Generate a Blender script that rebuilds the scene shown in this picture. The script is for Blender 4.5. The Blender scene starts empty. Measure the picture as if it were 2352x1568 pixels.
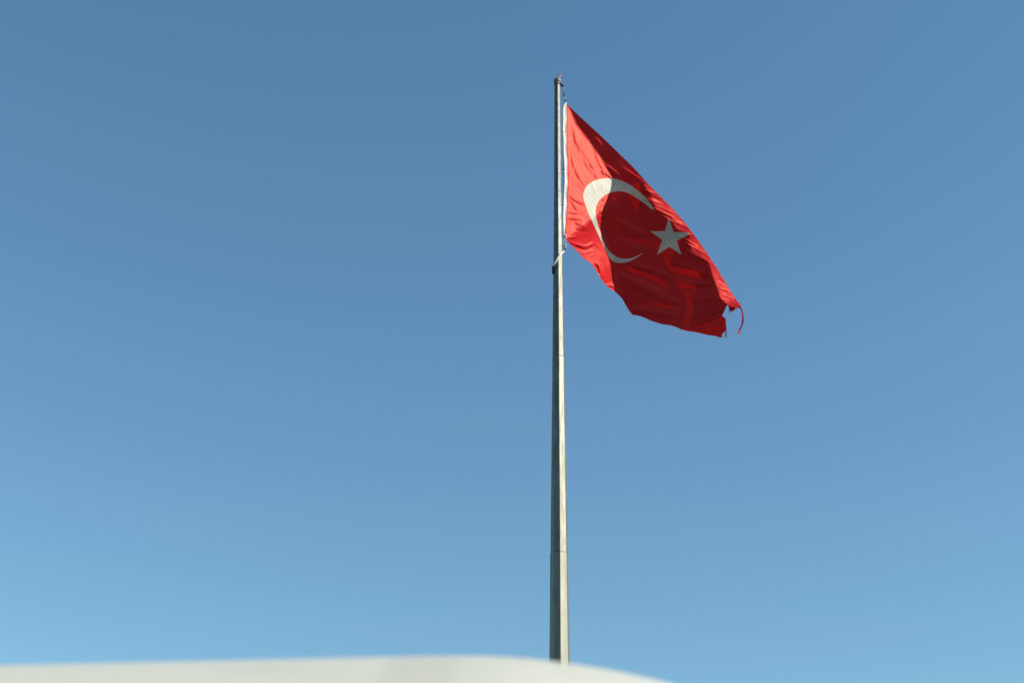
import bpy, bmesh, math, random
import numpy as np
from mathutils import Vector, Matrix, noise
from mathutils.geometry import delaunay_2d_cdt

R = math.radians
random.seed(7)
SC = bpy.context.scene
COL = SC.collection

# ------------------------------------------------------------------ camera
PITCH, ROLL, EYE = 27.0, 0.73, 1.6
FOC = 50.0
F_PX = 2352 * FOC / 36.0
cam_d = bpy.data.cameras.new('camera')
cam = bpy.data.objects.new('camera', cam_d)
COL.objects.link(cam)
cam_d.lens, cam_d.sensor_width = FOC, 36.0
cam_d.clip_start, cam_d.clip_end = 0.05, 6000
cam.matrix_world = (Matrix.Translation((0, 0, EYE)) @ Matrix.Rotation(R(90 + PITCH), 4, 'X')
                    @ Matrix.Rotation(R(ROLL), 4, 'Z'))
cam_d.dof.use_dof = True
cam_d.dof.focus_distance = 17.0
cam_d.dof.aperture_fstop = 2.6
SC.camera = cam
SC.render.resolution_x, SC.render.resolution_y = 1024, 682

# ------------------------------------------------------------------ daylight
SUN_EL, SUN_AZ = 35.0, 74.0            # azimuth: degrees to the right of straight behind the camera
ce, se = math.cos(R(SUN_EL)), math.sin(R(SUN_EL))
SUN = Vector((ce * math.sin(R(SUN_AZ)), -ce * math.cos(R(SUN_AZ)), se))
w = bpy.data.worlds.new('World')
SC.world = w
w.use_nodes = True
nt = w.node_tree
nt.nodes.clear()
sky = nt.nodes.new('ShaderNodeTexSky')
sky.sky_type = 'NISHITA'
sky.sun_disc = False
sky.sun_elevation = R(SUN_EL)
sky.sun_rotation = math.atan2(SUN.x, SUN.y)
sky.altitude = 1500
sky.air_density, sky.dust_density, sky.ozone_density = 1.6, 0.0, 2.0
bg = nt.nodes.new('ShaderNodeBackground')
bg.inputs['Strength'].default_value = 0.085
wo = nt.nodes.new('ShaderNodeOutputWorld')
tint = nt.nodes.new('ShaderNodeMix')      # the camera's white balance on the sky's blue
tint.data_type, tint.blend_type = 'RGBA', 'MULTIPLY'
tint.inputs[0].default_value = 1.0
tint.inputs[7].default_value = (0.66, 0.905, 0.985, 1)
nt.links.new(sky.outputs[0], tint.inputs[6])
nt.links.new(tint.outputs[2], bg.inputs[0])
nt.links.new(bg.outputs[0], wo.inputs[0])

sl = bpy.data.lights.new('sun', 'SUN')
sl.energy, sl.angle, sl.color = 5.0, R(0.53), (1.0, 0.93, 0.80)
so = bpy.data.objects.new('sun', sl)
COL.objects.link(so)
so.rotation_euler = SUN.to_track_quat('Z', 'Y').to_euler()
so.location = (40, -10, 40)

vs = SC.view_settings
vs.view_transform, vs.look, vs.gamma, vs.exposure = 'Standard', 'None', 1.0, 0.7
vs.use_curve_mapping = False

# ------------------------------------------------------------------ helpers
def at(px, py, y):
    """point on the line of sight through a reference position, at world distance y"""
    d = cam.matrix_world.to_3x3() @ Vector(((px - 1176) / F_PX, (784 - py) / F_PX, -1))
    return Vector((0, 0, EYE)) + d * (y / d.y)

def mat(name, col, rough=0.6, metal=0.0, spec=0.5, noise_amt=0.0, scale=6.0, stretch=(1, 1, 1), bump=0.0, coat=0.0):
    m = bpy.data.materials.new(name)
    m.use_nodes = True
    n, l = m.node_tree.nodes, m.node_tree.links
    b = n['Principled BSDF']
    b.inputs['Base Color'].default_value = (*col, 1)
    b.inputs['Roughness'].default_value = rough
    b.inputs['Metallic'].default_value = metal
    b.inputs['Specular IOR Level'].default_value = spec
    b.inputs['Coat Weight'].default_value = coat
    if noise_amt or bump:
        tc = n.new('ShaderNodeTexCoord')
        mp = n.new('ShaderNodeMapping')
        mp.inputs['Scale'].default_value = stretch
        nz = n.new('ShaderNodeTexNoise')
        nz.inputs['Scale'].default_value = scale
        nz.inputs['Detail'].default_value = 6
        l.new(tc.outputs['Object'], mp.inputs[0])
        l.new(mp.outputs[0], nz.inputs[0])
        if noise_amt:
            cr = n.new('ShaderNodeValToRGB')
            cr.color_ramp.elements[0].position = 0.3
            cr.color_ramp.elements[1].position = 0.7
            cr.color_ramp.elements[0].color = (*[c * (1 - noise_amt) for c in col], 1)
            cr.color_ramp.elements[1].color = (*[min(1, c * (1 + noise_amt)) for c in col], 1)
            l.new(nz.outputs[0], cr.inputs[0])
            l.new(cr.outputs[0], b.inputs['Base Color'])
        if bump:
            bp = n.new('ShaderNodeBump')
            bp.inputs['Strength'].default_value = bump
            bp.inputs['Distance'].default_value = 0.01
            l.new(nz.outputs[0], bp.inputs['Height'])
            l.new(bp.outputs[0], b.inputs['Normal'])
    return m

def cloth_mat(name, col, thru, thru_w, gloss=0.06, rough=0.45, gcol=(1, 1, 1)):
    m = bpy.data.materials.new(name)
    m.use_nodes = True
    n, l = m.node_tree.nodes, m.node_tree.links
    n.clear()
    out = n.new('ShaderNodeOutputMaterial')
    di = n.new('ShaderNodeBsdfDiffuse')
    tr = n.new('ShaderNodeBsdfTranslucent')
    gl = n.new('ShaderNodeBsdfGlossy')
    m1, m2 = n.new('ShaderNodeMixShader'), n.new('ShaderNodeMixShader')
    tc = n.new('ShaderNodeTexCoord')
    nz = n.new('ShaderNodeTexNoise')
    nz.inputs['Scale'].default_value = 3.0
    nz.inputs['Detail'].default_value = 8
    l.new(tc.outputs['Object'], nz.inputs[0])
    cr = n.new('ShaderNodeValToRGB')
    cr.color_ramp.elements[0].position, cr.color_ramp.elements[1].position = 0.3, 0.7
    cr.color_ramp.elements[0].color = (*[c * 0.93 for c in col], 1)
    cr.color_ramp.elements[1].color = (*[min(1, c * 1.05) for c in col], 1)
    l.new(nz.outputs[0], cr.inputs[0])
    l.new(cr.outputs[0], di.inputs[0])
    tr.inputs[0].default_value = (*thru, 1)
    gl.inputs[0].default_value = (*gcol, 1)
    gl.inputs['Roughness'].default_value = rough
    m1.inputs[0].default_value = thru_w
    m2.inputs[0].default_value = gloss
    l.new(di.outputs[0], m1.inputs[1])
    l.new(tr.outputs[0], m1.inputs[2])
    l.new(m1.outputs[0], m2.inputs[1])
    l.new(gl.outputs[0], m2.inputs[2])
    l.new(m2.outputs[0], out.inputs[0])
    return m

def paint_mat():
    """old white paint: dust, one soft-edged greyer band across the roof and a scuff mark"""
    m = mat('white_paint', (0.425, 0.415, 0.355), 0.5, 0.0, 0.3)
    n, l = m.node_tree.nodes, m.node_tree.links
    b = n['Principled BSDF']
    tc = n.new('ShaderNodeTexCoord')
    sx = n.new('ShaderNodeSeparateXYZ')
    l.new(tc.outputs['Object'], sx.inputs[0])
    nz = n.new('ShaderNodeTexNoise')
    nz.inputs['Scale'].default_value, nz.inputs['Detail'].default_value = 7.0, 8
    mp = n.new('ShaderNodeMapping')
    mp.inputs['Scale'].default_value = (1, 0.35, 1)
    l.new(tc.outputs['Object'], mp.inputs[0])
    l.new(mp.outputs[0], nz.inputs[0])
    def edge(src, a, c):
        r = n.new('ShaderNodeMapRange')
        r.interpolation_type = 'SMOOTHSTEP'
        r.inputs['From Min'].default_value, r.inputs['From Max'].default_value = a, c
        l.new(src, r.inputs['Value'])
        return r.outputs[0]
    def mul(*a):
        o = a[0]
        for k in a[1:]:
            q = n.new('ShaderNodeMath')
            q.operation = 'MULTIPLY'
            l.new(o, q.inputs[0])
            if isinstance(k, float):
                q.inputs[1].default_value = k
            else:
                l.new(k, q.inputs[1])
            o = q.outputs[0]
        return o
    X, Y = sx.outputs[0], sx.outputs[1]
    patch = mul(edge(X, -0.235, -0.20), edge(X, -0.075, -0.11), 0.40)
    scuff = mul(edge(X, -0.53, -0.47), edge(X, -0.33, -0.38), edge(Y, 2.458, 2.472), edge(Y, 2.495, 2.481), 0.5)
    dust = mul(edge(nz.outputs[0], 0.40, 0.68), 0.25)
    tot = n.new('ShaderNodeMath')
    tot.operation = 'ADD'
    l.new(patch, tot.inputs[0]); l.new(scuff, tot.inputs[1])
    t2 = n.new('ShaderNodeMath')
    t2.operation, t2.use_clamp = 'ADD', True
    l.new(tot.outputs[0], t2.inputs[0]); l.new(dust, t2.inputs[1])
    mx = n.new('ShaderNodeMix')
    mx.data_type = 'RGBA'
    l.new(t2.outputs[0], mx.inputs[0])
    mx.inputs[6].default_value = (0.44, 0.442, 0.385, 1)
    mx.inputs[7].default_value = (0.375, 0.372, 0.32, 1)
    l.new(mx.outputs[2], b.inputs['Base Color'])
    return m

def obj(name, bm, m, parent=None, smooth=True):
    me = bpy.data.meshes.new(name)
    bm.normal_update()
    bm.to_mesh(me)
    bm.free()
    me.materials.append(m)
    if smooth:
        for p in me.polygons:
            p.use_smooth = True
    o = bpy.data.objects.new(name, me)
    COL.objects.link(o)
    if parent:
        o.parent = parent
        o.matrix_parent_inverse = Matrix.Translation(parent.location).inverted()
    return o

def empty(name, loc):
    o = bpy.data.objects.new(name, None)
    o.location = loc
    o.empty_display_size = 0.3
    COL.objects.link(o)
    return o

def tag(o, label=None, cat=None, group=None, kind=None):
    for k, v in (('label', label), ('category', cat), ('group', group), ('kind', kind)):
        if v:
            o[k] = v
    return o

def tube(bm, pts, rads, n=10, cap=True):
    pts = [Vector(p) for p in pts]
    rings = []
    for i, p in enumerate(pts):
        t = (pts[min(i + 1, len(pts) - 1)] - pts[max(i - 1, 0)]).normalized()
        a = t.orthogonal().normalized() if i == 0 else (a - t * a.dot(t)).normalized()
        b = t.cross(a)
        r = rads[i] if isinstance(rads, (list, tuple)) else rads
        rings.append([bm.verts.new(p + (a * math.cos(2 * math.pi * k / n) + b * math.sin(2 * math.pi * k / n)) * r) for k in range(n)])
    for r0, r1 in zip(rings, rings[1:]):
        for k in range(n):
            bm.faces.new((r0[k], r0[(k + 1) % n], r1[(k + 1) % n], r1[k]))
    if cap:
        bm.faces.new(rings[0][::-1])
        bm.faces.new(rings[-1])

def box(bm, c, sx, sy, sz, rot=None, bev=0.0):
    tmp = bmesh.new()
    bmesh.ops.create_cube(tmp, size=1)
    bmesh.ops.scale(tmp, vec=(sx, sy, sz), verts=tmp.verts)
    if bev:
        bmesh.ops.bevel(tmp, geom=tmp.edges[:], offset=bev, segments=2, affect='EDGES', profile=0.7)
    M = Matrix.Translation(c) @ (rot.to_4x4() if rot else Matrix())
    bmesh.ops.transform(tmp, matrix=M, verts=tmp.verts)
    me = bpy.data.meshes.new('tmp')
    tmp.to_mesh(me)
    tmp.free()
    bm.from_mesh(me)
    bpy.data.meshes.remove(me)

def lathe(bm, base, prof, n=24, phase=0.0, axis=Vector((0, 0, 1))):
    """prof: (radius, height) pairs along axis from base"""
    a = Vector((1, 0, 0)) if abs(axis.x) < 0.9 else Vector((0, 1, 0))
    a = (a - axis * a.dot(axis)).normalized()
    b = axis.cross(a)
    rings = []
    for r, h in prof:
        rings.append([bm.verts.new(base + axis * h + (a * math.cos(phase + 2 * math.pi * k / n) + b * math.sin(phase + 2 * math.pi * k / n)) * max(r, 1e-4)) for k in range(n)])
    for r0, r1 in zip(rings, rings[1:]):
        for k in range(n):
            bm.faces.new((r0[k], r0[(k + 1) % n], r1[(k + 1) % n], r1[k]))
    bm.faces.new(rings[0][::-1])
    bm.faces.new(rings[-1])

# ------------------------------------------------------------------ materials
M_ASPH = mat('asphalt', (0.05, 0.05, 0.052), 0.9, noise_amt=0.35, scale=3.0, bump=0.4)
M_CONC = mat('concrete', (0.32, 0.31, 0.29), 0.85, noise_amt=0.15, scale=4.0, bump=0.3)
M_GALV = mat('galvanised_steel', (0.195, 0.195, 0.165), 0.52, 0.75, noise_amt=0.22, scale=2.0, stretch=(7, 7, 0.8), bump=0.06)
M_GALV_MID = mat('dulled_galvanised_steel', (0.145, 0.147, 0.127), 0.52, 0.75, noise_amt=0.28, scale=2.5, stretch=(6, 6, 2.0), bump=0.07)
M_GALV_LOW = mat('lower_galvanised_steel', (0.172, 0.173, 0.147), 0.52, 0.75, noise_amt=0.25, scale=2.2, stretch=(7, 7, 1.2), bump=0.07)
M_GALV_OLD = mat('weathered_galvanised_steel', (0.115, 0.12, 0.105), 0.52, 0.75, noise_amt=0.3, scale=3.0, stretch=(6, 6, 3.0), bump=0.08)
M_GALV_DULL = mat('weathered_steel', (0.13, 0.13, 0.11), 0.6, 0.3, noise_amt=0.2, scale=14)
M_RUST = mat('rusty_steel', (0.085, 0.042, 0.02), 0.85, 0.2, noise_amt=0.5, scale=30)
M_DARK = mat('dark_iron', (0.035, 0.03, 0.03), 0.6, 0.4, noise_amt=0.3, scale=30)
M_TIPRED = mat('red_enamel', (0.22, 0.03, 0.04), 0.6)
M_TIPWHITE = mat('cream_enamel', (0.36, 0.29, 0.19), 0.6)
M_ROPE = mat('white_rope', (0.66, 0.66, 0.60), 0.9, noise_amt=0.15, scale=60, bump=0.5)
M_RED = cloth_mat('red_cloth', (0.48, 0.014, 0.020), (0.85, 0.01, 0.008), 0.13, 0.030, 0.46, (1.0, 0.36, 0.26))
M_WHITE = cloth_mat('white_cloth', (0.45, 0.428, 0.36), (0.8, 0.66, 0.55), 0.04, 0.012, 0.5)
M_BAND = cloth_mat('white_webbing', (0.40, 0.385, 0.34), (0.6, 0.55, 0.5), 0.06, 0.03, 0.5)
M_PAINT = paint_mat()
M_PANEL = mat('greyish_white_paint', (0.405, 0.395, 0.335), 0.55, 0.0, 0.3, noise_amt=0.03, scale=3.0)
M_RUBBER = mat('black_rubber', (0.02, 0.02, 0.02), 0.8, noise_amt=0.2, scale=20)
M_GLASS = mat('dark_window_glass', (0.012, 0.016, 0.018), 0.06, 0.0, 0.6)
M_RIM = mat('silver_rim', (0.55, 0.55, 0.55), 0.35, 0.8)
M_LAMPW = mat('clear_lamp_lens', (0.7, 0.7, 0.7), 0.1)
M_LAMPR = mat('red_lamp_lens', (0.4, 0.01, 0.01), 0.15)

# ------------------------------------------------------------------ ground
bm = bmesh.new()
bmesh.ops.create_grid(bm, x_segments=40, y_segments=40, size=2500)
tag(obj('ground', bm, M_ASPH, smooth=False), kind='structure')

# ------------------------------------------------------------------ flagpole
POLE_Y = 25.0
_b = at(1285.5, 1500, POLE_Y)
PX = _b.x
def pole_z(py):
    return at(1285.0, py, POLE_Y).z
def axis_depth(z):
    d = Vector((PX, POLE_Y, z)) - Vector((0, 0, EYE))
    return -(cam.matrix_world.to_3x3().inverted() @ d).z
def pole_r(wpx, z):
    return wpx / 2 / F_PX * axis_depth(z)
# height and radius where the shaft was measured
meas = [(195, 13.2), (445, 17.2), (640, 22.6), (822, 27.2), (1272, 39.6), (1500, 46.0)]
MZ = [(pole_z(py), pole_r(wd, pole_z(py)) * 1.03) for py, wd in meas]
def shaft_r(z):
    if z <= MZ[-1][0]:
        (z0, r0), (z1, r1) = MZ[-1], MZ[-2]
        return r0 + (z0 - z) * (r0 - r1) / (z1 - z0) * 0.6
    for (z1, r1), (z0, r0) in zip(MZ, MZ[1:]):
        if z0 <= z <= z1:
            return r0 + (r1 - r0) * (z - z0) / (z1 - z0)
    return MZ[0][1]
pole = empty('flagpole', (PX, POLE_Y, 0))
tag(pole, 'tall tapering grey steel flagpole with ball finial, carrying the red flag', 'flagpole')
PHASE = R(-90 + 4)                       # one arris of the eight-sided shaft faces the viewer
joints = [0.35, pole_z(1272), pole_z(822), pole_z(445), pole_z(190)]
for i, (z0, z1) in enumerate(zip(joints, joints[1:])):
    bm = bmesh.new()
    prof = [(shaft_r(z0) * 0.985, z0 - 0.0)] if i else [(shaft_r(z0), z0)]
    nseg = 10
    for k in range(nseg + 1):
        z = z0 + (z1 - z0) * k / nseg
        f = 1.0 + (0.012 if k == nseg and i < 3 else 0)
        prof.append((shaft_r(z) * (0.988 if i and k == 0 else f), z + (0.003 if k == 0 and i else 0)))
    if i < 3:                            # a slightly proud lip where the next length slips in
        prof[-1] = (shaft_r(z1) * 1.035, z1 - 0.10)
        prof.append((shaft_r(z1) * 1.035, z1 - 0.004))
        prof.append((shaft_r(z1) * 0.97, z1 - 0.002))
    lathe(bm, Vector((PX, POLE_Y, 0)), prof, 8, PHASE)
    bmesh.ops.remove_doubles(bm, verts=bm.verts, dist=1e-5)
    obj('pole_section', bm, (M_GALV, M_GALV_LOW, M_GALV_MID, M_GALV_OLD)[i], pole, smooth=False)
for zj in joints[1:4]:                   # dark slip-joint gaps
    bm = bmesh.new()
    rj = shaft_r(zj)
    lathe(bm, Vector((PX, POLE_Y, zj)), [(rj * 0.97, 0.0), (rj * 1.006, 0.001), (rj * 1.004, 0.013), (rj * 0.97, 0.014)], 8, PHASE)
    obj('joint_seam', bm, M_GALV_DULL, pole, smooth=False)
bm = bmesh.new()
lathe(bm, Vector((PX, POLE_Y, 0)), [(0.55, -0.05), (0.55, 0.28), (0.52, 0.31), (0.36, 0.31), (0.36, 0.37), (0.30, 0.37)], 8, PHASE)
obj('base_plinth', bm, M_CONC, pole, smooth=False)
# finial
zt = pole_z(193)
rt = shaft_r(zt)
bc = at(1284.3, 187, POLE_Y)
RB = 15.5 / 2 / F_PX * axis_depth(bc.z) * 1.12
bm = bmesh.new()
bmesh.ops.create_uvsphere(bm, u_segments=28, v_segments=18, radius=RB)
bmesh.ops.scale(bm, vec=(1, 1, 0.95), verts=bm.verts)
bmesh.ops.translate(bm, vec=(PX, POLE_Y, bc.z), verts=bm.verts)
obj('ball_finial', bm, M_GALV_DULL, pole)
bm = bmesh.new()
lathe(bm, Vector((PX, POLE_Y, bc.z - RB * 1.35)), [(rt * 0.9, 0), (rt * 1.08, 0.004), (rt * 1.08, RB * 0.45), (rt * 0.9, RB * 0.46)], 20)
fin_ring = obj('rusty_collar', bm, M_RUST, pole)
bm = bmesh.new()
pb = Vector((PX + rt * 1.15, POLE_Y - rt * 0.3, bc.z - RB * 1.2))
box(bm, pb + Vector((0.012, 0, 0)), 0.075, 0.035, 0.03, Matrix.Rotation(R(25), 3, 'Y'), 0.006)
lathe(bm, pb + Vector((0.035, 0.03, -0.02)), [(0.015, 0), (0.032, 0.004), (0.026, 0.02), (0.032, 0.036), (0.015, 0.04)], 16, axis=Vector((0, -1, 0)))
obj('pulley_bracket', bm, M_DARK, pole)
# small leaf-shaped tip leaning to the right on top of the ball
def tip_half(s0, s1, m):
    bm = bmesh.new()
    base = Vector((PX + 0.0, POLE_Y, bc.z + RB * 0.88))
    ax = Vector((0.62, 0.0, 0.95)).normalized()
    n = 9
    rings = []
    for k in range(n + 1):
        t = s0 + (s1 - s0) * k / n
        wd = 0.010 + 0.040 * math.sin(math.pi * min(1, t * 0.98)) ** 0.8 * (1 - 0.25 * t)
        wd *= 0.8
        p = base + ax * (t * 0.135)
        sd = Vector((ax.z, 0, -ax.x))
        rings.append([bm.verts.new(p + sd * wd * math.cos(q) + Vector((0, 1, 0)) * wd * 0.55 * math.sin(q)) for q in [2 * math.pi * j / 12 for j in range(12)]])
    for r0, r1 in zip(rings, rings[1:]):
        for j in range(12):
            bm.faces.new((r0[j], r0[(j + 1) % 12], r1[(j + 1) % 12], r1[j]))
    bm.faces.new(rings[0][::-1]); bm.faces.new(rings[-1])
    return bm
tipo = obj('finial_tip', tip_half(0.0, 0.52, M_TIPWHITE), M_TIPWHITE, pole)
tag(tipo, 'small cream and red tip leaning on the ball')
cap = obj('red_cap', tip_half(0.52, 1.0, M_TIPRED), M_TIPRED)
cap.parent = tipo
cap.matrix_parent_inverse = tipo.matrix_world.inverted()
# strap and cleat low on the shaft, where the halyard is tied off
zc = at(1272, 621, POLE_Y).z
bm = bmesh.new()
rr = shaft_r(zc)
box(bm, Vector((PX - rr * 1.05, POLE_Y - 0.03, zc - 0.01)), 0.04, 0.06, 0.17, None, 0.018)
box(bm, Vector((PX - rr * 1.16, POLE_Y - 0.03, zc - 0.03)), 0.022, 0.04, 0.09, None, 0.009)
obj('cleat', bm, M_DARK, pole)

# ------------------------------------------------------------------ flag
# flag coordinates: g units, x to the right and y down across the cloth as it hangs in the wind
K = 0.20506
GX0, GY0 = 1251.8, 218.2
gC = (1050.0, 1250.0)
fr = cam.matrix_world.to_3x3()
def g_dir(gx, gy):
    return fr @ Vector(((GX0 + gx * K - 1176) / F_PX, (784 - GY0 - gy * K) / F_PX, -1))
Fv = g_dir(*gC).normalized()
Rv = (g_dir(gC[0] + 1, gC[1]).normalized() - Fv)
Rv = (Rv - Fv * Rv.dot(Fv)).normalized()
Uv = Rv.cross(Fv)
RANGE = (Vector((PX, POLE_Y, pole_z(400))) - Vector((0, 0, EYE))).length
hc = g_dir(240, 800).normalized()
RANGE = RANGE * hc.dot(Fv) + 0.17         # hoist stands beside the pole
G_M = K / F_PX * RANGE                    # metres per g unit
def g_world(gx, gy, d):
    v = g_dir(gx, gy)
    v = v / v.dot(Fv)
    return Vector((0, 0, EYE)) + v * (RANGE + d * G_M)
S_l = (SUN.dot(Rv), SUN.dot(Uv), -SUN.dot(Fv))
qn = math.hypot(S_l[0], S_l[1])
qx, qy = S_l[0] / qn, -S_l[1] / qn        # sun's direction across the cloth (y down)
mslope = S_l[2] / qn

HOIST = [(245, 95), (240, 300), (238, 450), (240, 600), (248, 750), (252, 850), (250, 1000), (243, 1150), (240, 1300), (232, 1400), (222, 1500), (219, 1540), (240, 1623)]
BOTTOM = [(240, 1623), (270, 1663), (330, 1718), (390, 1778), (430, 1833), (490, 1863), (530, 1898), (560, 1953), (600, 2013), (640, 2078), (690, 2138), (740, 2173), (790, 2208), (820, 2233), (870, 2288), (900, 2348), (930, 2398), (970, 2453), (985, 2466), (1030, 2468), (1100, 2488), (1200, 2533), (1320, 2570), (1400, 2578), (1470, 2598), (1530, 2628), (1600, 2645), (1700, 2658), (1760, 2673), (1830, 2690), (1900, 2696), (1940, 2710), (1962, 2720)]
FLY = [(1962, 2720), (1985, 2704), (1988, 2690), (1978, 2684), (1990, 2672), (2012, 2652), (2016, 2634), (2022, 2645), (2021, 2720), (2027, 2722), (2031, 2640), (2034, 2610), (2026, 2560), (2027, 2508), (2004, 2484), (1984, 2472), (1998, 2440), (2012, 2415), (2022, 2388), (2042, 2352), (2052, 2362), (2060, 2395), (2066, 2412), (2054, 2430), (2080, 2424), (2104, 2422), (2130, 2406), (2128, 2394), (2152, 2382), (2170, 2388), (2192, 2398), (2202, 2430), (2208, 2488), (2203, 2548), (2188, 2598), (2165, 2638), (2150, 2668), (2168, 2673), (2200, 2672), (2176, 2664), (2184, 2638), (2210, 2588), (2226, 2538), (2225, 2478), (2210, 2408), (2185, 2348), (2165, 2323)]
TOP = [(2165, 2323), (2150, 2303), (2120, 2258), (2080, 2198), (2040, 2128), (2000, 2063), (1950, 1978), (1900, 1898), (1850, 1823), (1800, 1748), (1740, 1663), (1680, 1578), (1610, 1488), (1560, 1423), (1500, 1350), (1440, 1285), (1380, 1222), (1300, 1143), (1240, 1083), (1170, 1013), (1110, 945), (1060, 888), (1000, 823), (940, 762), (860, 686), (780, 608), (700, 529), (620, 453), (520, 363), (430, 279), (350, 204), (290, 148), (245, 95)]
CRES = [(1224, 1294), (1200, 1245), (1170, 1200), (1120, 1145), (1060, 1088), (1000, 1040), (930, 992), (850, 956), (780, 938), (710, 932), (640, 937), (580, 950), (520, 976), (475, 1010), (445, 1055), (429, 1105), (430, 1150), (447, 1215), (480, 1305), (520, 1398), (560, 1485), (600, 1570), (640, 1655), (670, 1715), (695, 1765), (715, 1810), (742, 1848), (782, 1871), (830, 1880), (890, 1878), (950, 1863), (1010, 1833), (1060, 1802), (1102, 1766),
        (1050, 1795), (1000, 1817), (950, 1830), (890, 1836), (830, 1828), (780, 1799), (735, 1768), (700, 1730), (680, 1692), (655, 1630), (632, 1565), (607, 1500), (586, 1430), (570, 1360), (565, 1300), (575, 1240), (600, 1190), (640, 1145), (690, 1110), (740, 1090), (800, 1078), (870, 1079), (930, 1096), (1000, 1135), (1080, 1188), (1150, 1240), (1190, 1278)]
STAR = [(1385, 1378), (1412, 1455), (1440, 1536), (1500, 1537), (1560, 1540), (1600, 1547), (1621, 1553), (1580, 1580), (1530, 1603), (1475, 1633), (1498, 1700), (1528, 1790), (1465, 1748), (1392, 1698), (1330, 1740), (1253, 1790), (1282, 1710), (1312, 1624), (1250, 1575), (1178, 1527), (1260, 1527), (1345, 1523), (1365, 1455)]
B1 = [(255, 60), (262, 120), (300, 200), (352, 330), (450, 460), (540, 560), (605, 680), (680, 790), (740, 900), (750, 990), (722, 1080), (690, 1120), (655, 1220), (632, 1330), (622, 1420), (626, 1520), (645, 1618), (690, 1738), (735, 1870), (758, 2038), (800, 2138), (822, 2233), (700, 2300), (300, 2360)]
B2 = [(1500, 700), (1250, 880), (1000, 985), (900, 1075), (1000, 1270), (1080, 1420), (1180, 1528), (1240, 1678), (1330, 1848), (1400, 1978), (1480, 2118), (1570, 2258), (1612, 2368), (1565, 2490), (1550, 2570), (1540, 2800)]
B3 = [(2300, 700), (1500, 820), (1150, 930), (1120, 1000), (1180, 1120), (1235, 1275), (1330, 1345), (1420, 1430), (1490, 1510), (1620, 1560), (1610, 1640), (1640, 1730), (1720, 1790), (1835, 1868), (1862, 1968), (1900, 2088), (1940, 2188), (1962, 2268), (2000, 2310), (2046, 2345), (2120, 2360), (2400, 2390)]
def curve_x(C, y):
    ys = np.array([p[1] for p in C], float)
    xs = np.array([p[0] for p in C], float)
    return np.interp(y, ys, xs)
def sst(t):
    t = np.clip(t, 0, 1)
    return t * t * (3 - 2 * t)
def lean(x, y):
    """how strongly the cloth turns to or from the sun (slope across the cloth)"""
    b1, b2, b3 = curve_x(B1, y), curve_x(B2, y), curve_x(B3, y)
    b1 = b1 + np.interp(y, [700, 1000, 1300, 1900, 2150, 2300], [0, 15, 50, 45, 45, 50])
    w1 = np.interp(y, [0, 300, 700, 950, 1150, 3000], [30, 60, 110, 60, 16, 16])
    lit = np.interp(y, [0, 500, 1000, 1500, 2000, 2400], [1.05, 1.0, 0.92, 0.92, 1.15, 1.15])
    f = lit + (-0.018 - lit) * sst((x - b1) / w1 + 0.5)
    f = f + (-0.20) * sst((x - b2) / 26 + 0.5)
    r3 = np.interp(y, [800, 1300, 1800, 2100, 2300], [0.40, 0.48, 0.52, 0.62, 0.70])
    f = f + (r3 + 0.218) * sst((x - b3) / np.interp(y, [900, 1500, 1900], [60, 40, 16]) + 0.5)
    return f
ST = 4.0
qs = np.arange(-2600, 2700, ST)
ws = np.arange(-200, 4600, ST)
Q, W = np.meshgrid(qs, ws)
px_, py_ = -qy, qx                         # across the sun's direction
XX, YY = Q * qx + W * px_, Q * qy + W * py_
hx = curve_x(HOIST, YY)
bx_ = np.array([p[0] for p in BOTTOM], float)
by_ = np.array([p[1] for p in BOTTOM], float)
ins = (XX > hx) & (YY < np.interp(XX, bx_, by_, left=1623, right=2720) + 4) & (XX < 2300)
T = np.where(ins, lean(XX, YY) - mslope, 0.0)
D = np.cumsum(T, axis=1) * ST
# the hoist hangs plumb beside the pole; along the foot of the flag the belly keeps one even depth
plumb = -Uv.y / Fv.y
first = np.argmax(ins, axis=1)
rows_ = np.arange(len(ws))
sx0, sy0 = XX[rows_, first], YY[rows_, first]
on_hoist = (sy0 < 1610) & (sx0 < 262)
lit_part = np.where(ins & (T + mslope > 0.02) & (XX < curve_x(B1, YY) + 120) & (XX < 1000), T, 0).sum(axis=1) * ST
start = plumb * (800 - sy0)
last = np.where(on_hoist & (ws < 2600))[0].max()
level = start[last] + lit_part[last]
start = np.where(on_hoist, start, level - lit_part)
D = D + start[:, None]
ker = np.exp(-0.5 * (np.arange(-12, 13) / 5.0) ** 2); ker /= ker.sum()
D = np.apply_along_axis(lambda c: np.convolve(np.pad(c, 12, 'edge'), ker, 'valid'), 0, D)
def d_base(x, y):
    q = x * qx + y * qy
    wv = x * px_ + y * py_
    i = np.clip((wv - ws[0]) / ST, 0, len(ws) - 2.001)
    j = np.clip((q - qs[0]) / ST, 0, len(qs) - 2.001)
    i0, j0 = i.astype(int), j.astype(int)
    fi, fj = i - i0, j - j0
    return (D[i0, j0] * (1 - fi) * (1 - fj) + D[i0 + 1, j0] * fi * (1 - fj) + D[i0, j0 + 1] * (1 - fi) * fj + D[i0 + 1, j0 + 1] * fi * fj)
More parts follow.
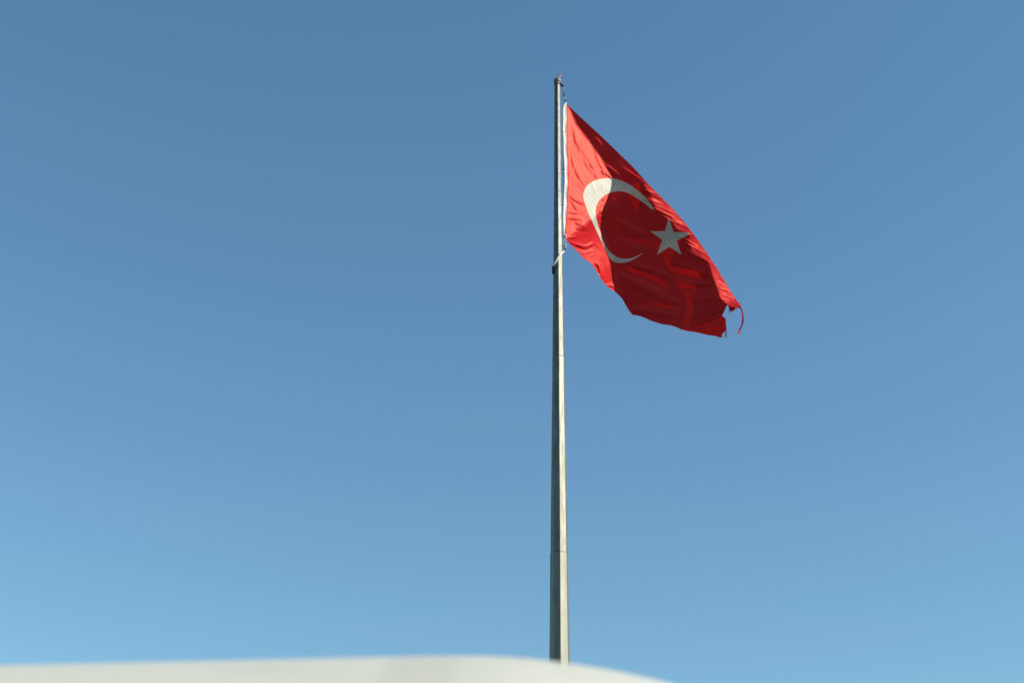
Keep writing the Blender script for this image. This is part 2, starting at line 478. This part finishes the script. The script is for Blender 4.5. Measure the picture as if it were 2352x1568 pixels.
# folds: (x0, y0, x1, y1, half width, height towards the viewer)
FOLDS = [
    (450, 740, 590, 940, 16, 4), (490, 780, 560, 910, 9, -3), (330, 420, 400, 640, 18, 4), (290, 330, 330, 560, 14, -3),
    (400, 560, 560, 860, 20, 5), (560, 660, 690, 920, 20, 5), (620, 800, 700, 930, 12, -4), (300, 700, 380, 930, 16, 4), (270, 640, 300, 820, 12, -3),
    (350, 860, 440, 1010, 14, 3), (520, 960, 560, 1100, 10, 2), (640, 1000, 660, 1120, 10, 2),
    (690, 780, 880, 950, 16, 14), (740, 780, 920, 930, 14, -8), (880, 830, 1120, 985, 18, 15), (900, 800, 1110, 930, 14, -8), (890, 900, 1130, 1040, 14, 12), (640, 850, 780, 960, 12, 8),
    (565, 480, 635, 575, 14, 4), (1000, 1010, 1240, 1110, 14, 8), (1110, 1150, 1300, 1230, 13, 8), (1090, 1100, 1280, 1180, 10, -6), (1160, 1190, 1420, 1320, 13, 7), (1200, 1260, 1500, 1410, 14, 8),
    (1240, 1300, 1420, 1380, 9, -5), (1400, 1400, 1620, 1500, 14, 7), (1430, 1370, 1560, 1430, 10, -5), (1500, 1570, 1700, 1690, 14, 7), (1540, 1650, 1790, 1770, 14, 8), (1560, 1730, 1830, 1860, 12, 6), (1600, 1610, 1720, 1690, 9, -5),
    (1950, 2165, 2060, 2190, 10, 5), (1930, 2070, 2030, 2110, 12, -4), (1990, 2230, 2110, 2290, 12, 5), (1980, 2290, 2170, 2330, 9, 5),
    # crumples low on the hoist side
    (250, 1370, 420, 1400, 14, 7), (260, 1330, 360, 1340, 10, -5), (280, 1130, 420, 1220, 16, 7), (270, 1200, 340, 1300, 14, -5), (260, 1600, 360, 1580, 14, 8), (280, 1640, 430, 1700, 16, 9), (430, 1700, 540, 1660, 13, 8), (330, 1690, 450, 1745, 14, -12), (450, 1740, 545, 1705, 10, -6),
    (500, 1760, 560, 1750, 9, 2), (505, 1800, 560, 1782, 8, 2), (340, 1430, 470, 1480, 18, 7), (330, 1500, 470, 1540, 18, -6), (560, 1900, 605, 2010, 16, -12), (590, 1880, 660, 2050, 18, 7), (650, 1800, 700, 1960, 14, 4), (690, 2120, 780, 2150, 16, 7), (720, 2140, 800, 2200, 14, -5), (590, 1660, 640, 1830, 16, 4),
    # soft folds across the shaded belly
    (750, 1380, 1100, 1560, 40, 8), (820, 1560, 1200, 1720, 36, -8), (960, 1880, 1400, 2060, 40, 10), (860, 1950, 1350, 2180, 46, -12), (900, 2080, 1500, 2330, 50, 10), (1000, 2410, 1500, 2460, 30, 9), (1000, 2350, 1450, 2390, 34, -7),
    (1400, 1860, 1800, 2020, 36, 8), (1450, 1990, 1850, 2090, 34, -9), (1560, 2140, 1850, 2100, 26, 9), (1600, 2180, 1820, 2130, 18, -7), (1600, 2300, 1900, 2260, 36, 7),
    (1560, 2620, 1960, 2480, 22, 10), (1640, 2600, 1980, 2500, 14, -8), (1650, 2640, 1980, 2580, 16, 6), (1500, 2610, 1750, 2640, 16, 6), (1720, 2560, 1990, 2470, 12, 5), (1860, 2470, 2000, 2400, 16, 6), (1880, 2670, 2010, 2560, 14, -5),
    (2060, 2370, 2180, 2400, 14, 6), (2080, 2410, 2140, 2400, 8, -5), (1020, 1150, 1300, 1420, 24, 5), (1100, 1230, 1330, 1500, 20, -4),
    (745, 1130, 780, 1200, 12, -4), (640, 1180, 690, 1150, 8, 4), (625, 1250, 672, 1225, 7, 4), (606, 1310, 650, 1295, 7, 4), (596, 1370, 640, 1360, 7, 4), (600, 1430, 640, 1425, 7, 3),
]
def d_folds(x, y):
    d = np.zeros_like(x)
    for x0, y0, x1, y1, hw, h in FOLDS:
        if x1 < 730 and y0 < 1125:
            h *= 1.8                       # pull lines fanning out from the upper hoist corner
        elif x1 < 810 and y1 < 2210:
            h *= 1.6                       # crumples low on the hoist side
        L = math.hypot(x1 - x0, y1 - y0)
        ux, uy = (x1 - x0) / L, (y1 - y0) / L
        t = (x - x0) * ux + (y - y0) * uy
        s = -(x - x0) * uy + (y - y0) * ux
        s = s + hw * 0.35 * np.sin(t / L * 4 + x0)
        e = sst((t + 0.15 * L) / (0.35 * L)) * sst((1.15 * L - t) / (0.35 * L))
        d -= h * np.exp(-(s / hw) ** 2) * e
    return d
def rip(x, y):
    """fine irregular puckering of the nylon, stretched along the fly"""
    out = np.zeros_like(x)
    for i in range(len(x)):
        a, b = x[i], y[i]
        u, v = (a * 0.66 + b * 0.75), (-a * 0.75 + b * 0.66)
        out[i] = 1.9 * noise.noise((u / 150, v / 30, 1.3)) + 0.9 * noise.noise((u / 70, v / 15, 4.2)) + 3.2 * noise.noise((u / 330, v / 95, 7.1))
    return out
def depth(x, y):
    x, y = np.asarray(x, float), np.asarray(y, float)
    fade = np.clip((x - 245) / 60, 0.0, 1)
    b1, b3 = curve_x(B1, y), curve_x(B3, y)
    slack = 0.40 + 0.60 * np.maximum(np.maximum(sst((b1 + 60 - x) / 60), sst((x - b3 + 60) / 60)), sst((1080 - y) / 80))   # the belly is pulled smoother
    d = d_base(x, y) + (d_folds(x, y) * (0.35 + 0.65 * slack + 1.5 * (1 - slack)) + rip(x, y) * slack) * fade
    # the torn streamer and scraps at the fly curl away on their own
    tail = sst((y - 2400) / 260) * sst((x - 2120) / 60)
    d = d + tail * (70 * np.sin((y - 2400) / 95.0))
    return d
def dens(poly, step=14, closed=False):
    out = []
    n = len(poly)
    for i in range(n if closed else n - 1):
        (x0, y0), (x1, y1) = poly[i], poly[(i + 1) % n]
        k = max(1, int(math.hypot(x1 - x0, y1 - y0) / step))
        out += [(x0 + (x1 - x0) * j / k, y0 + (y1 - y0) * j / k) for j in range(k)]
    return out if closed else out + [poly[-1]]
def smooth_poly(poly, it=2):
    for _ in range(it):
        nxt = [poly[0]]
        for a, b in zip(poly, poly[1:]):
            nxt += [(a[0] * .75 + b[0] * .25, a[1] * .75 + b[1] * .25), (a[0] * .25 + b[0] * .75, a[1] * .25 + b[1] * .75)]
        poly = nxt + [poly[-1]]
    return poly
outline = dens(smooth_poly(HOIST)[:-1] + smooth_poly(BOTTOM, 1)[:-1] + FLY[:-1] + smooth_poly(TOP)[:-1], 14, True)
ntip = 34
cres = dens(smooth_poly(CRES[:ntip])[:-1] + smooth_poly(CRES[ntip - 1:] + CRES[:1])[:-1], 14, True)
star = dens(STAR, 14, True)
def inside(poly, X, Y):
    P = np.array(poly, float)
    r = np.zeros(len(X), bool)
    x0, y0 = P[:, 0], P[:, 1]
    x1, y1 = np.roll(x0, -1), np.roll(y0, -1)
    for a, b, c, e in zip(x0, y0, x1, y1):
        if b == e:
            continue
        hit = ((b > Y) != (e > Y)) & (X < (c - a) * (Y - b) / (e - b) + a)
        r ^= hit
    return r
def edge_dist(poly, X, Y):
    P = np.array(poly, float)
    m = np.full(len(X), 1e9)
    for a in P:
        m = np.minimum(m, (X - a[0]) ** 2 + (Y - a[1]) ** 2)
    return np.sqrt(m)
GS = 11.0
gxs, gys = np.meshgrid(np.arange(210, 2240, GS), np.arange(90, 2730, GS))
gxs = gxs + (np.arange(gys.shape[0]) % 2)[:, None] * GS / 2
gxs, gys = gxs.ravel(), gys.ravel()
k = inside(outline, gxs, gys)
gxs, gys = gxs[k], gys[k]
k = (edge_dist(outline, gxs, gys) > 6.5) & (edge_dist(cres, gxs, gys) > 6.5) & (edge_dist(star, gxs, gys) > 6.5)
gxs, gys = gxs[k], gys[k]
verts, edges = [], []
for poly in (outline, cres, star):
    b = len(verts)
    verts += [Vector(p) for p in poly]
    edges += [(b + i, b + (i + 1) % len(poly)) for i in range(len(poly))]
verts += [Vector((a, b)) for a, b in zip(gxs, gys)]
cv, cedges, cf, *_ = delaunay_2d_cdt(verts, edges, [], 0, 1e-4)
vx, vy = np.array([v.x for v in cv]), np.array([v.y for v in cv])
vd = depth(vx, vy)
eps = 3.0
dx = (depth(vx + eps, vy) - depth(vx - eps, vy)) / (2 * eps)
dy = (depth(vx, vy + eps) - depth(vx, vy - eps)) / (2 * eps)
P3 = [g_world(a, b, c) for a, b, c in zip(vx, vy, vd)]
N3 = [(Rv * float(a) - Uv * float(b) - Fv).normalized() for a, b in zip(dx, dy)]
tri = np.array([f[:3] for f in cf if len(f) == 3])
cx, cy = vx[tri].mean(1), vy[tri].mean(1)
in_o = inside(outline, cx, cy)
in_c = inside(cres, cx, cy)
in_s = inside(star, cx, cy)

flag_base = g_world(240, 1623, plumb * (800 - 1623))
flag = empty('flag', flag_base)
tag(flag, 'red flag with white crescent and star, frayed fly end, blowing from the pole', 'flag')
def cloth(name, sel, m):
    tt = tri[sel]
    used = np.unique(tt)
    remap = {int(v): i for i, v in enumerate(used)}
    me = bpy.data.meshes.new(name)
    fs = []
    for t in tt:
        a, b, c = (int(v) for v in t)
        nrm = (P3[b] - P3[a]).cross(P3[c] - P3[a])
        if nrm.dot(Fv) > 0:
            b, c = c, b
        fs.append((remap[a], remap[b], remap[c]))
    me.from_pydata([P3[int(v)] - flag_base for v in used], [], fs)
    me.materials.append(m)
    for p in me.polygons:
        p.use_smooth = True
    me.update()
    me.normals_split_custom_set_from_vertices([N3[int(v)] for v in used])
    o = bpy.data.objects.new(name, me)
    COL.objects.link(o)
    o.parent = flag
    return o
cloth('red_field', in_o & ~in_c & ~in_s, M_RED)
cloth('crescent', in_c, M_WHITE)
cloth('star', in_s, M_WHITE)
# white webbing sewn along the hoist: a flat band with a little thickness
BL = [(231, 88), (218, 105), (206, 150), (203, 250), (203, 400), (208, 520), (214, 700), (221, 800), (223, 900), (219, 1050), (210, 1200), (206, 1400), (208, 1480), (213, 1545)]
bm = bmesh.new()
rows = []
NB = 70
for i in range(NB + 1):
    y = 90 + (1545 - 90) * i / NB
    xl, xr = float(curve_x(BL, y)), float(curve_x(HOIST, y)) + 1.5
    fx = 4 * math.sin(i * 0.55) * 0.4
    hd = plumb * (800 - y)
    a = g_world(xl, y, hd - 2 - (xr - xl) * 0.70 + fx)
    b = g_world((xl + xr) / 2, y, hd - 1 - (xr - xl) * 0.30 + fx * 2)
    c = g_world(xr, y, hd - 1.0)
    off = Fv * 0.012
    rows.append([bm.verts.new(p) for p in (a, b, c, c + off, b + off, a + off)])
for r0, r1 in zip(rows, rows[1:]):
    for j in range(6):
        bm.faces.new((r0[j], r0[(j + 1) % 6], r1[(j + 1) % 6], r1[j]))
bm.faces.new(rows[0][::-1]); bm.faces.new(rows[-1])
bmesh.ops.recalc_face_normals(bm, faces=bm.faces)
obj('heading_band', bm, M_BAND, flag, smooth=False)

# loose threads where the fly end has torn
for pts in ([(2180, 2336), (2196, 2330), (2210, 2327), (2224, 2330)], [(2030, 2640), (2034, 2668), (2030, 2695), (2031, 2722)], [(2022, 2645), (2018, 2680), (2024, 2705)], [(1985, 2704), (2000, 2712), (2008, 2728)], [(2060, 2420), (2052, 2438), (2056, 2452)], [(2152, 2384), (2142, 2402), (2146, 2416)]):
    bm = bmesh.new()
    tube(bm, [g_world(a, b, float(depth([pts[0][0]], [pts[0][1]])[0]) + 3 * i) for i, (a, b) in enumerate(pts)], 0.004, 5)
    obj('loose_thread', bm, M_RED, flag)

# ------------------------------------------------------------------ halyard
hal = empty('halyard', g_world(213, 1700, -5))
tag(hal, 'thin white halyard rope with clips between the pole and flag hoist', 'rope')
def gp(sx, sy, d=0.0):                      # sx, sy: full-size photo measures
    gy = (sy - 380) / 0.35714
    return g_world((sx - 2180) / 0.35714, gy, d + plumb * (800 - gy))
bm = bmesh.new()
top = pb + Vector((0.035, 0, -0.02))
tube(bm, [top, gp(2252, 352, -8), gp(2254, 372, -8), gp(2257, 392, -8), gp(2263, 410, -6)], 0.007, 8)
obj('upper_rope', bm, M_GALV_DULL, hal)
bm = bmesh.new()
pts = [gp(2263, 410, -6), gp(2257, 430, 14), gp(2252, 470, 16), gp(2252, 560, 14), gp(2253, 690, 12), gp(2254, 800, 12), gp(2254, 900, 8), gp(2258, 945, -2), gp(2259, 975, -2)]
tube(bm, pts, 0.009, 8)
obj('rope', bm, M_ROPE, hal)
bm = bmesh.new()
def front(sx, sy, k=1.0):
    """point on the shaft's near surface"""
    p = at(sx * 0.57422, sy * 0.57422, POLE_Y)
    r = shaft_r(p.z)
    x = max(-0.98, min(0.98, (p.x - PX) / r))
    return Vector((p.x, POLE_Y - r * math.sqrt(1 - x * x) * 0.98 - 0.012 * k, p.z))
pts = [gp(2259, 990, -4), gp(2256, 1005, -6)] + [front(2252, 1011), front(2242, 1026), front(2232, 1041), front(2222, 1056), front(2213, 1068), front(2208, 1076)]
tube(bm, pts, [0.010, 0.012, 0.016, 0.021, 0.022, 0.024, 0.025, 0.016], 8)
obj('tie_off_cord', bm, M_ROPE, hal)
def clip(sx, sy, wpx, hpx, m, d=-8, ang=0):
    bm = bmesh.new()
    s = 1 / 0.35714 * G_M
    rot = Matrix((Rv, -Fv, Uv)).transposed() @ Matrix.Rotation(R(ang), 3, 'Y')
    box(bm, gp(sx, sy, d), wpx * s, 0.05, hpx * s, rot, 0.008)
    return obj('clip', bm, m, hal)
for i, (sx, sy) in enumerate([(2255, 374), (2256, 383), (2258, 394), (2261, 402)]):
    clip(sx, sy, 6, 6, M_DARK if i != 2 else M_ROPE, -8, 20)
for sx, sy in [(2253, 528), (2254, 678), (2253, 820)]:
    clip(sx, sy, 7, 5, M_DARK, -10)
    clip(sx - 2, sy + 10, 11, 3, M_ROPE, -10, -12)
clip(2259, 945, 10, 16, M_ROPE, -12, 5)
clip(2260, 985, 9, 17, M_ROPE, -12, 3)
clip(2260, 996.5, 9, 3, M_DARK, -12, 3)

# ------------------------------------------------------------------ white van
VY, HW = 3.15, 0.92                        # axis of the van runs left to right in front of the viewer
van = empty('van', (-1.6, VY, 0))
tag(van, 'white vehicle with a smooth rounded roof, blurred close in the foreground', 'van')
# roof height along the length (x, z)
ROOF = [(-4.05, 2.0919999999999996), (-3.9, 2.202), (-3.6, 2.262), (-2.5, 2.282), (-1.3, 2.292), (-1.1, 2.296), (-0.9, 2.303), (-0.7, 2.31), (-0.5, 2.317), (-0.3, 2.324), (-0.2, 2.328), (-0.1, 2.331), (0.0, 2.331), (0.1, 2.321), (0.2, 2.307), (0.3, 2.285), (0.4, 2.254), (0.6, 2.15), (0.9, 1.95), (1.25, 1.62), (1.5, 1.36), (1.75, 1.2), (2.15, 1.08), (2.35, 0.95), (2.42, 0.7), (2.42, 0.45)]
CROWN = 0.27
def roof_line(x):
    xs = [p[0] for p in ROOF]; zs = [p[1] for p in ROOF]
    return float(np.interp(x, xs, zs))
def roof_z(x, y):
    t = abs(y) / HW
    return roof_line(x) - CROWN * t ** 3
bm = bmesh.new()
NS = 150
ring = []
for i in range(NS + 1):
    x = -4.05 + (2.42 + 4.05) * i / NS
    zt_ = np.mean([roof_line(x + q) for q in (-0.05, -0.025, 0, 0.025, 0.05)])
    taper = 1 - 0.18 * sst(np.array((x - 1.3) / 1.2)) - 0.05 * sst(np.array((-3.6 - x) / 0.5))
    pr = []
    n = 28
    for j in range(n + 1):
        y = -1 + 2 * j / n
        y = math.copysign(abs(y) ** 0.8, y)
        pr.append((y * HW * taper, zt_ - CROWN * abs(y) ** 3))
    crn = pr[-1][1]
    low = 0.33
    side = [(1.0, crn), (1.015, max(low + .3, crn - 0.12)), (1.05, max(low + .2, crn - 0.5)), (1.06, max(low + .1, crn - 1.0)), (1.04, low), (0.8, low - 0.05)]
    left = [(-HW * taper * a, b) for a, b in side[1:]][::-1]
    right = [(HW * taper * a, b) for a, b in side[1:]]
    ring.append([bm.verts.new((x, VY + y, z)) for y, z in left + pr + right])
for r0, r1 in zip(ring, ring[1:]):
    for j in range(len(r0)):
        bm.faces.new((r0[j], r0[(j + 1) % len(r0)], r1[(j + 1) % len(r1)], r1[j]))
bm.faces.new(ring[0][::-1]); bm.faces.new(ring[-1])
bmesh.ops.recalc_face_normals(bm, faces=bm.faces)
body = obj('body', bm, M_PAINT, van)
# rain gutter along both roof edges
for s in (-1, 1):
    bm = bmesh.new()
    pts = [(x, VY + s * (HW + 0.012), roof_line(x) - CROWN - 0.015) for x in np.linspace(-3.7, 0.25, 40)]
    tube(bm, pts, 0.014, 8)
    obj('rain_gutter', bm, M_PANEL, van)
# windows, lamps, wheels
def side_pane(x0, x1, z0, z1, s):
    bm = bmesh.new()
    box(bm, Vector(((x0 + x1) / 2, VY + s * (HW * 1.035), (z0 + z1) / 2)), x1 - x0, 0.05, z1 - z0, Matrix.Rotation(R(s * 4.0), 3, 'X'), 0.02)
    return bm
for s in (-1, 1):
    for x0, x1 in ((-3.6, -2.3), (-2.2, -0.95), (-0.85, 0.15)):
        obj('side_window', side_pane(x0, x1, 1.25, 1.78, s), M_GLASS, van)
    bm = bmesh.new()
    box(bm, Vector((2.37, VY + s * 0.52, 0.76)), 0.12, 0.28, 0.16, None, 0.04)
    obj('headlight', bm, M_LAMPW, van)
    bm = bmesh.new()
    box(bm, Vector((-4.04, VY + s * 0.78, 1.0)), 0.06, 0.12, 0.5, None, 0.02)
    obj('tail_light', bm, M_LAMPR, van)
    bm = bmesh.new()
    box(bm, Vector((0.95, VY + s * 1.06, 1.3)), 0.1, 0.16, 0.24, None, 0.04)
    obj('wing_mirror', bm, M_RUBBER, van)
    for x in (1.55, -2.9):
        bm = bmesh.new()
        lathe(bm, Vector((x, VY + s * (0.62 if x > 0 else 0.74), 0.33)), [(0.2, 0), (0.31, 0), (0.33, 0.03), (0.33, 0.19), (0.31, 0.22), (0.2, 0.22)], 32, axis=Vector((0, s, 0)))
        wh = obj('wheel', bm, M_RUBBER, van)
        bm = bmesh.new()
        lathe(bm, Vector((x, VY + s * (0.63 if x > 0 else 0.75), 0.33)), [(0.19, 0), (0.205, 0.215), (0.19, 0.22), (0.15, 0.19), (0.05, 0.2), (0.03, 0.215)], 24, axis=Vector((0, s, 0)))
        rim = obj('rim', bm, M_RIM)
        rim.parent = wh
        rim.matrix_parent_inverse = wh.matrix_world.inverted()
bm = bmesh.new()
g = []
for i in range(13):
    x = 0.55 + (1.38 - 0.55) * i / 12
    g.append([bm.verts.new((x + 0.012, VY + (-0.78 + 1.56 * j / 12), roof_z(x, -0.78 + 1.56 * j / 12) + 0.012)) for j in range(13)])
for i in range(12):
    for j in range(12):
        bm.faces.new((g[i][j], g[i + 1][j], g[i + 1][j + 1], g[i][j + 1]))
obj('windscreen', bm, M_GLASS, van)
